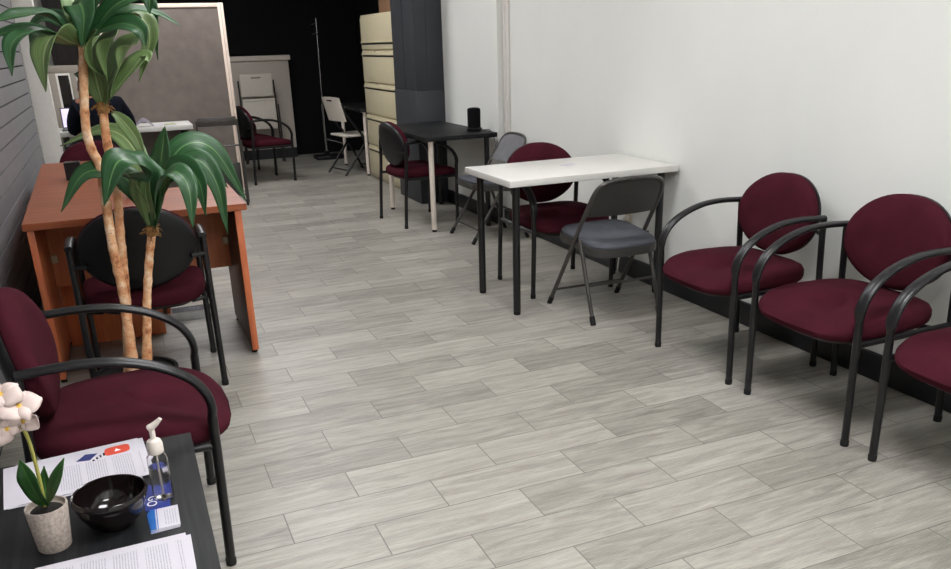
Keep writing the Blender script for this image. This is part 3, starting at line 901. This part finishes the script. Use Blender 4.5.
# ------------------------------------------------------------------ the tall plant
def leaf(bm, pts, w, uv, fold=.35, seg=16, roll=0.0, wave=0.0):
    """arching strap leaf through 3-D points; width profile tapers to a tip"""
    P = [Vector(p) for p in spline(pts, 8)]
    m = len(P) - 1
    rows = []
    for i, p in enumerate(P):
        a = i / m
        tg = (P[min(i + 1, m)] - P[max(i - 1, 0)]).normalized()
        up = (Vector((0, 0, .55)) - FWD * .85).normalized()
        sd = tg.cross(up).normalized()
        if roll: sd = Matrix.Rotation(roll, 3, tg) @ sd
        nrm = sd.cross(tg).normalized()
        ww = w * (0.22 + .78 * min(1, a / .42) ** .9) * (1 - max(0, (a - .5) / .5) ** 1.9) if a < 1 else 0.0
        ww = max(ww, .0012)
        row = []
        for k in range(7):
            u = k / 6 - .5
            row.append(p + sd * (2 * u * ww) + nrm * (abs(2 * u) ** 1.4 * ww * fold) + nrm * (wave * ww * math.sin(a * 17 + u * 3) * abs(u)))
        rows.append(row)
    lay = bm.loops.layers.uv.verify()
    off = 0.0018
    vv = [[bm.verts.new(p) for p in r] for r in rows]
    for i in range(m):
        for k in range(6):
            f = bm.faces.new((vv[i][k], vv[i][k + 1], vv[i + 1][k + 1], vv[i + 1][k]))
            for lp_, (uu, va_) in zip(f.loops, ((k / 6, i / m), ((k + 1) / 6, i / m), ((k + 1) / 6, (i + 1) / m), (k / 6, (i + 1) / m))):
                lp_[lay].uv = (uu + uv * 3.0 if False else uu, va_)


def add_leaf(parent, pts, w, mat, fold=.35, roll=0.0, wave=.1):
    bm = nb(); leaf(bm, pts, w, 0, fold, roll=roll, wave=wave)
    me_o = finish('leaf', bm, mat, parent, 60)
    md = me_o.modifiers.new('thick', 'SOLIDIFY'); md.thickness = .0016; md.offset = 0
    return me_o


PY = 3.30
plant = empty('dracaena_plant', 'tall potted dracaena with three bare canes between the desk chair and nearest armchair', 'plant', (-.09, PY + .05, 0))
PB = Vector(plant.location)


def W(x, y, d=0.0): return at(x, y, PY + d) - PB


bm = nb(); lathe(bm, [(0, 0), (.115, 0), (.128, .02), (.15, .200), (.158, .205), (.158, .225), (.145, .225), (.143, .208), (0, .208)], 36); pot = finish('pot', bm, MT['potb'], plant, 40)
bm = nb(); lathe(bm, [(.144, .196), (.142, .213), (.10, .219), (.04, .223), (0, .224)], 36); finish('soil', bm, MT['soil'], pot)


def cane(pts, r0, r1):
    P = spline([W(*p) for p in pts], 8)
    n = len(P) - 1
    rad = [(r0 + (r1 - r0) * i / n) * .86 * (1 + .35 * max(0, 1 - i / n * 5)) * (1 + .10 * (i % 4 == 0) + random.uniform(-.05, .05)) for i in range(n + 1)]
    bm = nb(); tube(bm, P, rad, 14); c = finish('cane', bm, MT['bark'], plant, 70)
    return c


def fibre(parent, x, y, d=0.0, r=.03):
    bm = nb(); c = Vector(W(x, y, d))
    lathe(bm, [(0, -.02), (r * .6, -.018), (r * .75, 0), (r * .55, .02), (0, .022)], 14)
    bmesh.ops.translate(bm, verts=bm.verts, vec=c)
    for k in range(26):
        a = random.uniform(0, 2 * PI); q = c + Vector((math.cos(a) * r * .5, math.sin(a) * r * .5, random.uniform(-.012, .012)))
        e = q + Vector((math.cos(a) * r * random.uniform(.4, .9), math.sin(a) * r * random.uniform(.4, .9), random.uniform(-.02, .012)))
        tube(bm, [q, (q + e) / 2 + Vector((0, 0, .004)), e], .002, 4)
    finish('fibre_collar', bm, MT['fib'], parent)


c1 = cane([(134, 376), (129, 335), (123, 293), (113, 248), (106, 203), (100, 168), (91, 148), (86, 128), (84, 95), (83, 44)], .0205, .0165)
c2 = cane([(130, 374, .03), (126, 300, .05), (123, 262, .06), (120, 232, .06), (117, 192, .06), (110, 158, .05), (106, 135, .05), (103, 110, .05)], .019, .0175)
c3 = cane([(147, 378, -.02), (147, 330, -.02), (147, 300, -.02), (149, 262, -.02), (152, 232, -.02)], .0195, .0165)
fibre(c2, 103, 108, .05, .032)
fibre(c3, 152, 231, -.02, .034)
D_, L_ = MT['leafd'], MT['leafl']
# crown of the tallest cane
A = (83, 46)
for pts, w, m, kw in (
    ([A, (72, 34, -.05), (45, 16, -.12), (18, 16, -.2), (-14, 24, -.25)], .042, D_, {}),
    ([A, (66, 40, -.08), (34, 32, -.2), (12, 44, -.28), (12, 76, -.32)], .036, D_, {}),
    ([A, (70, 42, -.10), (54, 36, -.2), (44, 55, -.25), (46, 92, -.26)], .056, L_, {'roll': .3}),
    ([A, (62, 42, .03), (30, 30, .05), (4, 33, .08), (-14, 42, .08)], .026, D_, {}),
    ([(83, 42), (78, 14, -.03), (80, 4, -.08), (84, 18, -.13), (82, 48, -.14)], .050, D_, {}),
    ([A, (78, 18), (72, -6, .04), (66, -40, .08)], .050, L_, {'roll': .6}),
    ([A, (88, 12), (98, -14, .0), (112, -34, .02)], .048, D_, {}),
    ([A, (96, 28, -.02), (118, 4, -.05), (146, -4, -.08), (150, 14, -.1)], .044, D_, {}),
    ([A, (98, 32, -.05), (122, 24, -.1), (140, 30, -.14), (146, 46, -.15)], .038, D_, {}),
    ([A, (100, 28, .03), (130, 10, .05), (158, 14, .08), (181, 26, .08)], .020, D_, {}),
    ([A, (104, 26, .06), (134, 14, .1), (150, 36, .12), (139, 82, .13)], .042, L_, {'roll': -.3}),
    ([A, (96, 22, .08), (124, 0, .14), (150, 4, .2), (158, 60, .22)], .036, D_, {}),
    ([A, (74, 30, .06), (54, 18, .14), (36, 24, .2), (30, 46, .22)], .034, D_, {}),
): add_leaf(c1, [W(*p) for p in pts], w, m, **kw)
# crown of the second cane: broad upright leaves seen from below
B = (103, 106, .05)
for pts, w, m, kw in (
    ([B, (98, 86, .03), (93, 62, -.01), (92, 42, -.08), (97, 30, -.16)], .052, L_, {'roll': .2}),
    ([B, (104, 84, .02), (107, 58, -.03), (111, 40, -.10), (116, 36, -.18)], .070, L_, {}),
    ([B, (110, 86, .03), (122, 62, -.02), (131, 46, -.08), (137, 44, -.16)], .074, L_, {'roll': -.1}),
    ([B, (116, 90, .05), (134, 68, .06), (144, 56, .08), (149, 62, .06)], .048, L_, {'roll': -.3}),
    ([B, (100, 84, .08), (100, 60, .14), (104, 42, .2), (112, 36, .26)], .056, L_, {}),
    ([B, (94, 90, .1), (84, 76, .16), (74, 74, .2)], .028, D_, {}),
    ([(112, 112, .05), (122, 120, .04), (136, 138, .0), (146, 162, -.02)], .026, L_, {'roll': .3}),
): add_leaf(c2, [W(*p) for p in pts], w, m, **kw)
# crown of the short cane
C = (152, 230, -.02)
for pts, w, m, kw in (
    ([C, (150, 200, -.06), (142, 168, -.12), (118, 162, -.20), (104, 206, -.24)], .074, D_, {'fold': .18}),
    ([C, (142, 198, .0), (118, 174, .0), (84, 174, -.02), (61, 212, -.04)], .050, D_, {'fold': .15}),
    ([C, (155, 192, .04), (161, 162, .05), (165, 126, .06)], .062, D_, {'fold': .15, 'roll': -.2}),
    ([C, (162, 180, .02), (184, 146, .05), (214, 150, .06), (247, 202, .06)], .050, D_, {'fold': .2}),
    ([C, (160, 190, -.08), (180, 166, -.16), (199, 182, -.22), (206, 216, -.24)], .042, D_, {'fold': .25, 'roll': .3}),
    ([C, (158, 192, -.12), (172, 172, -.22), (188, 186, -.28), (193, 228, -.3)], .044, D_, {'fold': .25, 'roll': -.3}),
    ([C, (162, 186, -.04), (194, 160, -.06), (216, 182, -.08), (228, 234, -.1)], .042, D_, {'fold': .3}),
    ([C, (160, 186, .06), (178, 158, .12), (204, 160, .18), (228, 188, .2)], .046, D_, {'fold': .3, 'roll': -.2}),
    ([C, (150, 212, -.04), (146, 192, -.08), (148, 168, -.10)], .036, L_, {}),
    ([C, (158, 208, -.05), (164, 188, -.1), (174, 172, -.14), (184, 176, -.18)], .034, L_, {}),
    ([C, (146, 210, -.02), (139, 192, -.06), (134, 178, -.1), (126, 176, -.12)], .032, L_, {}),
    ([C, (146, 188, .1), (132, 146, .2), (104, 130, .3), (60, 146, .38)], .040, L_, {'fold': .2}),
    ([C, (148, 190, .1), (140, 160, .2), (128, 140, .3), (112, 132, .34)], .036, D_, {}),
    ([C, (156, 196, .1), (170, 168, .2), (190, 172, .28), (204, 200, .3)], .036, D_, {'roll': .4}),
): add_leaf(c3, [W(*p) for p in pts], w, m, **kw)

# ------------------------------------------------------------------ low black table in the foreground
ZT = .48
t = empty('side_table', 'low black wood-grain table in the near left corner', 'table', (0, 0, 0))
bm = nb(); box(bm, -.52, .044, 1.18, 2.09, ZT - .05, ZT, .002); finish('tabletop', bm, MT['btop'], t, 40)
for x, y in ((-.495, 1.205), (.019, 1.205), (-.495, 2.065), (.019, 2.065)):
    bm = nb(); box(bm, x - .025, x + .025, y - .025, y + .025, 0, ZT - .05, .002); finish('leg', bm, MT['btop'], t, 40)

# flyers: a small fanned pile of single sheets
G3 = 'flyers fanned on the low black table'
sheets = [(-.240, 1.982, .10), (-.226, 1.972, .06), (-.212, 1.984, .11), (-.203, 1.980, .085)]
labs = ['lowest white flyer of the fanned pile, its left corner peeking out furthest', 'second lowest white flyer in the fanned pile behind the bowl', 'second highest white flyer in the fanned pile behind the bowl',
        'top white flyer with blue and red logo, behind the black bowl']
for i, (x, y, a) in enumerate(sheets):
    bm = nb()
    z = .0004
    box(bm, -.1397, .1397, -.108, .108, 0, .0011)
    o = finish('flyer', bm, MT['flyer'] if i == 3 else MT['plain'], smooth=0, loc=(x, y, ZT + .0002 + .0013 * i)); o.rotation_euler = (0, 0, a)
    tag(o, labs[i], 'flyer', G3)
    if i == 3:
        fly = o
bm = nb()
vs = [bm.verts.new(p) for p in ((.008, .058, 0), (.030, .052, 0), (.044, .074, 0), (.024, .080, 0))]; bm.faces.new(vs)
r_ = bmesh.ops.extrude_face_region(bm, geom=bm.faces[:]); bmesh.ops.translate(bm, verts=[v for v in r_['geom'] if isinstance(v, bmesh.types.BMVert)], vec=(0, 0, .0003))
o = finish('blue_mark', bm, MT['navy'], fly, 0); o.location = (-.031, -.031, .0011); o.scale = (1.4, 1.4, 1)
bm = nb()
ring = []
for k in range(28):
    a = 2 * PI * k / 28; c, s = math.cos(a), math.sin(a)
    ring.append((.076 + .021 * math.copysign(abs(c) ** .45, c), .071 + .0165 * math.copysign(abs(s) ** .45, s) + .1 * (.021 * c)))
loft(bm, [[(x, y, z) for x, y in ring] for z in (0, .0003)])
o = finish('red_mark', bm, MT['red'], fly, 0); o.location = (-.031, -.031, .0011); o.scale = (1.4, 1.4, 1)
bm = nb(); vs = [bm.verts.new(p) for p in ((.071, .065, .0004), (.082, .067, .0004), (.0745, .077, .0004))]; bm.faces.new(vs)
o = finish('white_triangle', bm, MT['pwhite'], o, 0)
bm = nb()
for k in range(4): box(bm, .034 + .006 * k, .037 + .006 * k, .046 + .004 * k, .052 + .006 * k, 0, .0003)
o = finish('dark_mark', bm, MT['dark'], fly, 0); o.location = (-.031, -.031, .0011); o.scale = (1.4, 1.4, 1)

# two printed sheets at the near edge
G4 = 'printed sheets at the near edge of the low table'
for i, (x, y, a) in enumerate(((-.139, 1.472, .0), (-.146, 1.478, .022))):
    bm = nb(); box(bm, -.1397, .1397, -.108, .108, 0, .0012)
    o = finish('printed_sheet', bm, MT['sheet'], smooth=0, loc=(x, y, ZT + .0002 + .0014 * i)); o.rotation_euler = (0, 0, a)
    tag(o, ('lower printed sheet, only a thin edge showing under the upper one', 'upper printed sheet with columns of small text, in front of the flower pot')[i], 'paper', G4)

# blue card with white letters
bm = nb(); box(bm, -.026, .026, -.060, .060, 0, .0012)
o = finish('blue_leaflet', bm, MT['blue'], smooth=0, loc=(-.052, 1.893, ZT + .0002 - .0)); o.rotation_euler = (0, 0, .0)
o.location = (-.055, 1.775, ZT + .0002); tag(o, 'blue leaflet with white letters under the sanitizer bottle', 'leaflet')
cu = bpy.data.curves.new('white_letters', 'FONT'); cu.body = 'GO'; cu.size = .030; cu.extrude = .0002; cu.align_x = 'CENTER'
tmp = bpy.data.objects.new('tmp', cu); COL.objects.link(tmp)
dg = bpy.context.evaluated_depsgraph_get()
me = bpy.data.meshes.new_from_object(tmp.evaluated_get(dg)); bpy.data.objects.remove(tmp)
me.materials.clear(); me.materials.append(MT['pwhite'])
lt_ = bpy.data.objects.new('white_letters', me); COL.objects.link(lt_); lt_.parent = o
lt_.location = (-.020, -.018, .0014); lt_.rotation_euler = (0, 0, R(-97)); lt_.scale = (1, 1, 1)

# small pile of cards
G5 = 'cards in the small pile'
for i in range(3):
    bm = nb(); box(bm, -.029, .029, -.043, .043, 0, .0016)
    o = finish('card', bm, MT['cardp'] if i == 2 else MT['plain'], smooth=0, loc=(-.044 - .002 * (2 - i), 1.666 - .002 * (2 - i), ZT + .0002 + .0018 * i)); o.rotation_euler = (0, 0, .06 - .03 * i)
    tag(o, ('bottom card of the small pile by the sanitizer bottle', 'middle card of the small pile by the sanitizer bottle', 'top white card with blue stripe by the sanitizer bottle')[i], 'card', G5)
    bm = nb(); box(bm, -.029, -.018, -.043, .043, .0016, .0018); box(bm, -.016, -.014, -.043, .043, .0016, .0018); finish('blue_stripe', bm, simple('card_blue', '#1f5fa8', .5) if i == 0 else bpy.data.materials['card_blue'], o, 0)

# bowl
t = empty('bowl', 'glossy black bowl on the low table between the pot and the bottle', 'bowl', (-.1415, 1.692, ZT))
bm = nb()
lathe(bm, [(0, .0), (.034, 0), (.038, .006), (.052, .018), (.065, .040), (.0710, .060), (.0722, .068), (.0742, .070), (.0742, .077), (.072, .080), (.0695, .079), (.067, .062), (.059, .036), (.045, .018), (.02, .012), (0, .012)], 48)
finish('bowl_body', bm, MT['bowl'], t, 50)
bm = nb(); lathe(bm, [(.0718, .0685), (.075, .070), (.0753, .074), (.074, .076)], 48); finish('rim_band', bm, MT['bowl'], t)

# sanitizer bottle
t = empty('sanitizer_bottle', 'clear hand sanitizer pump bottle with white pump on the low table', 'bottle', (-.040, 1.762, ZT + .0016), R(-15))
bm = nb(); lathe(bm, [(0, .0), (.019, 0), (.0215, .003), (.022, .008), (.022, .094), (.021, .104), (.016, .111), (.0125, .113), (.0125, .118), (.0115, .118), (.0115, .112), (.0198, .102), (.0208, .092), (.0208, .010), (.019, .004), (0, .003)], 32, sy=.8); finish('bottle_body', bm, MT['bottle'], t)
bm = nb(); lathe(bm, [(0, .0035), (.0185, .0045), (.0204, .012), (.0204, .080), (0, .080)], 32, sy=.8); finish('gel', bm, MT['gel'], t)
bm = nb(); lathe(bm, [(0, .112), (.0160, .112), (.0170, .114), (.0170, .134), (.014, .142), (.006, .146), (.0055, .158), (0, .158)], 24); finish('cap', bm, MT['pumpw'], t)
bm = nb(); tube(bm, [(0, 0, .155), (0, 0, .172)], .0062, 12); tube(bm, spline([(-.006, 0, .170), (.004, 0, .176), (.016, .0, .186), (.022, 0, .192)], 4), [.0075, .008, .0085, .008, .0075, .007, .0065, .006, .0055, .005, .0048, .0045, .004], 10)
finish('pump_head', bm, MT['pumpw'], t)
bm = nb(); tube(bm, [(0, 0, .012), (0, 0, .115)], .002, 6); finish('dip_tube', bm, MT['pumpw'], t)

# orchid
t = empty('potted_orchid', 'white artificial orchid in a speckled stone pot on the low table', 'plant', (-.2555, 1.657, ZT))
bm = nb(); lathe(bm, [(0, 0), (.030, 0), (.032, .003), (.0395, .092), (.039, .095), (.036, .095), (.0354, .084), (0, .082)], 36); op = finish('pot', bm, MT['conc'], t, 50)
bm = nb(); lathe(bm, [(.0355, .080), (.026, .087), (0, .089)], 24); finish('soil', bm, MT['soil'], op)
OB = Vector(t.location)


def O(x, y, d=0.0): return at(x, y, 1.655 + d) - OB


for pts, w, kw in (([O(46, 506), O(38, 496, -.02), O(28, 478, -.05), O(20, 460, -.06)], .021, {'roll': .25}),
                   ([O(48, 506), O(52, 494, -.02), O(58, 478, -.03), O(64, 458, -.03)], .019, {'roll': -.25}),
                   ([O(46, 506), O(46, 492, .02), O(45, 480, .03), O(44, 466, .03)], .012, {'roll': .0})):
    add_leaf(t, pts, w, MT['leafo'], fold=.3, wave=0, **kw)
SY = [(45, 506), (41, 486), (34, 458), (27, 436), (18, 422), (6, 415), (-12, 412)]
bm = nb(); tube(bm, spline([O(*p) for p in SY], 6), .0036, 8); st = finish('stem', bm, MT['stem'], t)
for a, b in (((18, 422), (24, 408)), ((10, 417), (10, 428)), ((2, 414), (0, 398))):
    bm = nb(); tube(bm, spline([O(*a), (O(*a) + O(b[0], b[1], -.02)) / 2 + Vector((.004, 0, .002)), O(b[0], b[1], -.02)], 4), .002, 6); finish('flower_stalk', bm, MT['stem'], st)


def flower(c, nrm, size, spin=0.0):
    n = Vector(nrm).normalized(); a = n.cross(Vector((0, 0, 1))).normalized(); b = a.cross(n).normalized() * -1
    f = None
    bmL = nb(); lathe(bmL, [(0, -.004), (.006, 0), (.005, .006), (0, .009)], 10)
    mt = Matrix((a, b, n)).transposed().to_4x4(); mt.translation = c
    bmesh.ops.transform(bmL, matrix=mt, verts=bmL.verts)
    lip = finish('lip', bmL, MT['yel'], t)
    for ang, L, w in ((R(8), 1.0, .60), (R(172), 1.0, .60), (R(90), .85, .33), (R(222), .85, .34), (R(318), .85, .34)):
        ang += spin
        bm = nb(); rings = []
        for i in range(9):
            v = i / 8
            ww = w * size * math.sin(PI * min(.985, max(.03, v ** .75))) ** .7
            row = []
            for k in range(7):
                u = k / 6 * 2 - 1
                q = Vector((v * size * L, u * ww, .010 * math.sin(v * 2.6) - .005 * u * u - .12 * size * v * v * (1 if w < .5 else .3) + .003))
                q = Matrix.Rotation(ang, 3, 'Z') @ q
                row.append(c + a * q.x + b * q.y + n * q.z)
            rings.append([bm.verts.new(p) for p in row])
        for p, q in zip(rings, rings[1:]):
            for k in range(6): bm.faces.new((p[k], p[k + 1], q[k + 1], q[k]))
        pe = finish('petal', bm, MT['petal'], lip, 60)
        md = pe.modifiers.new('th', 'SOLIDIFY'); md.thickness = .0009


toward = Vector((0, 0, CAM_Z)) - at(15, 405, 1.685); toward.normalize()
flower(O(19, 407, -.03), toward + Vector((.1, 0, .8)), .041, .25)
flower(O(1, 395, -.02), toward + Vector((-.2, 0, .5)), .040, -.2)
flower(O(22, 421, -.01), -toward + Vector((.5, .9, .3)), .032, .5)
flower(O(5, 428, -.03), toward + Vector((.2, .5, -.4)), .034, .9)
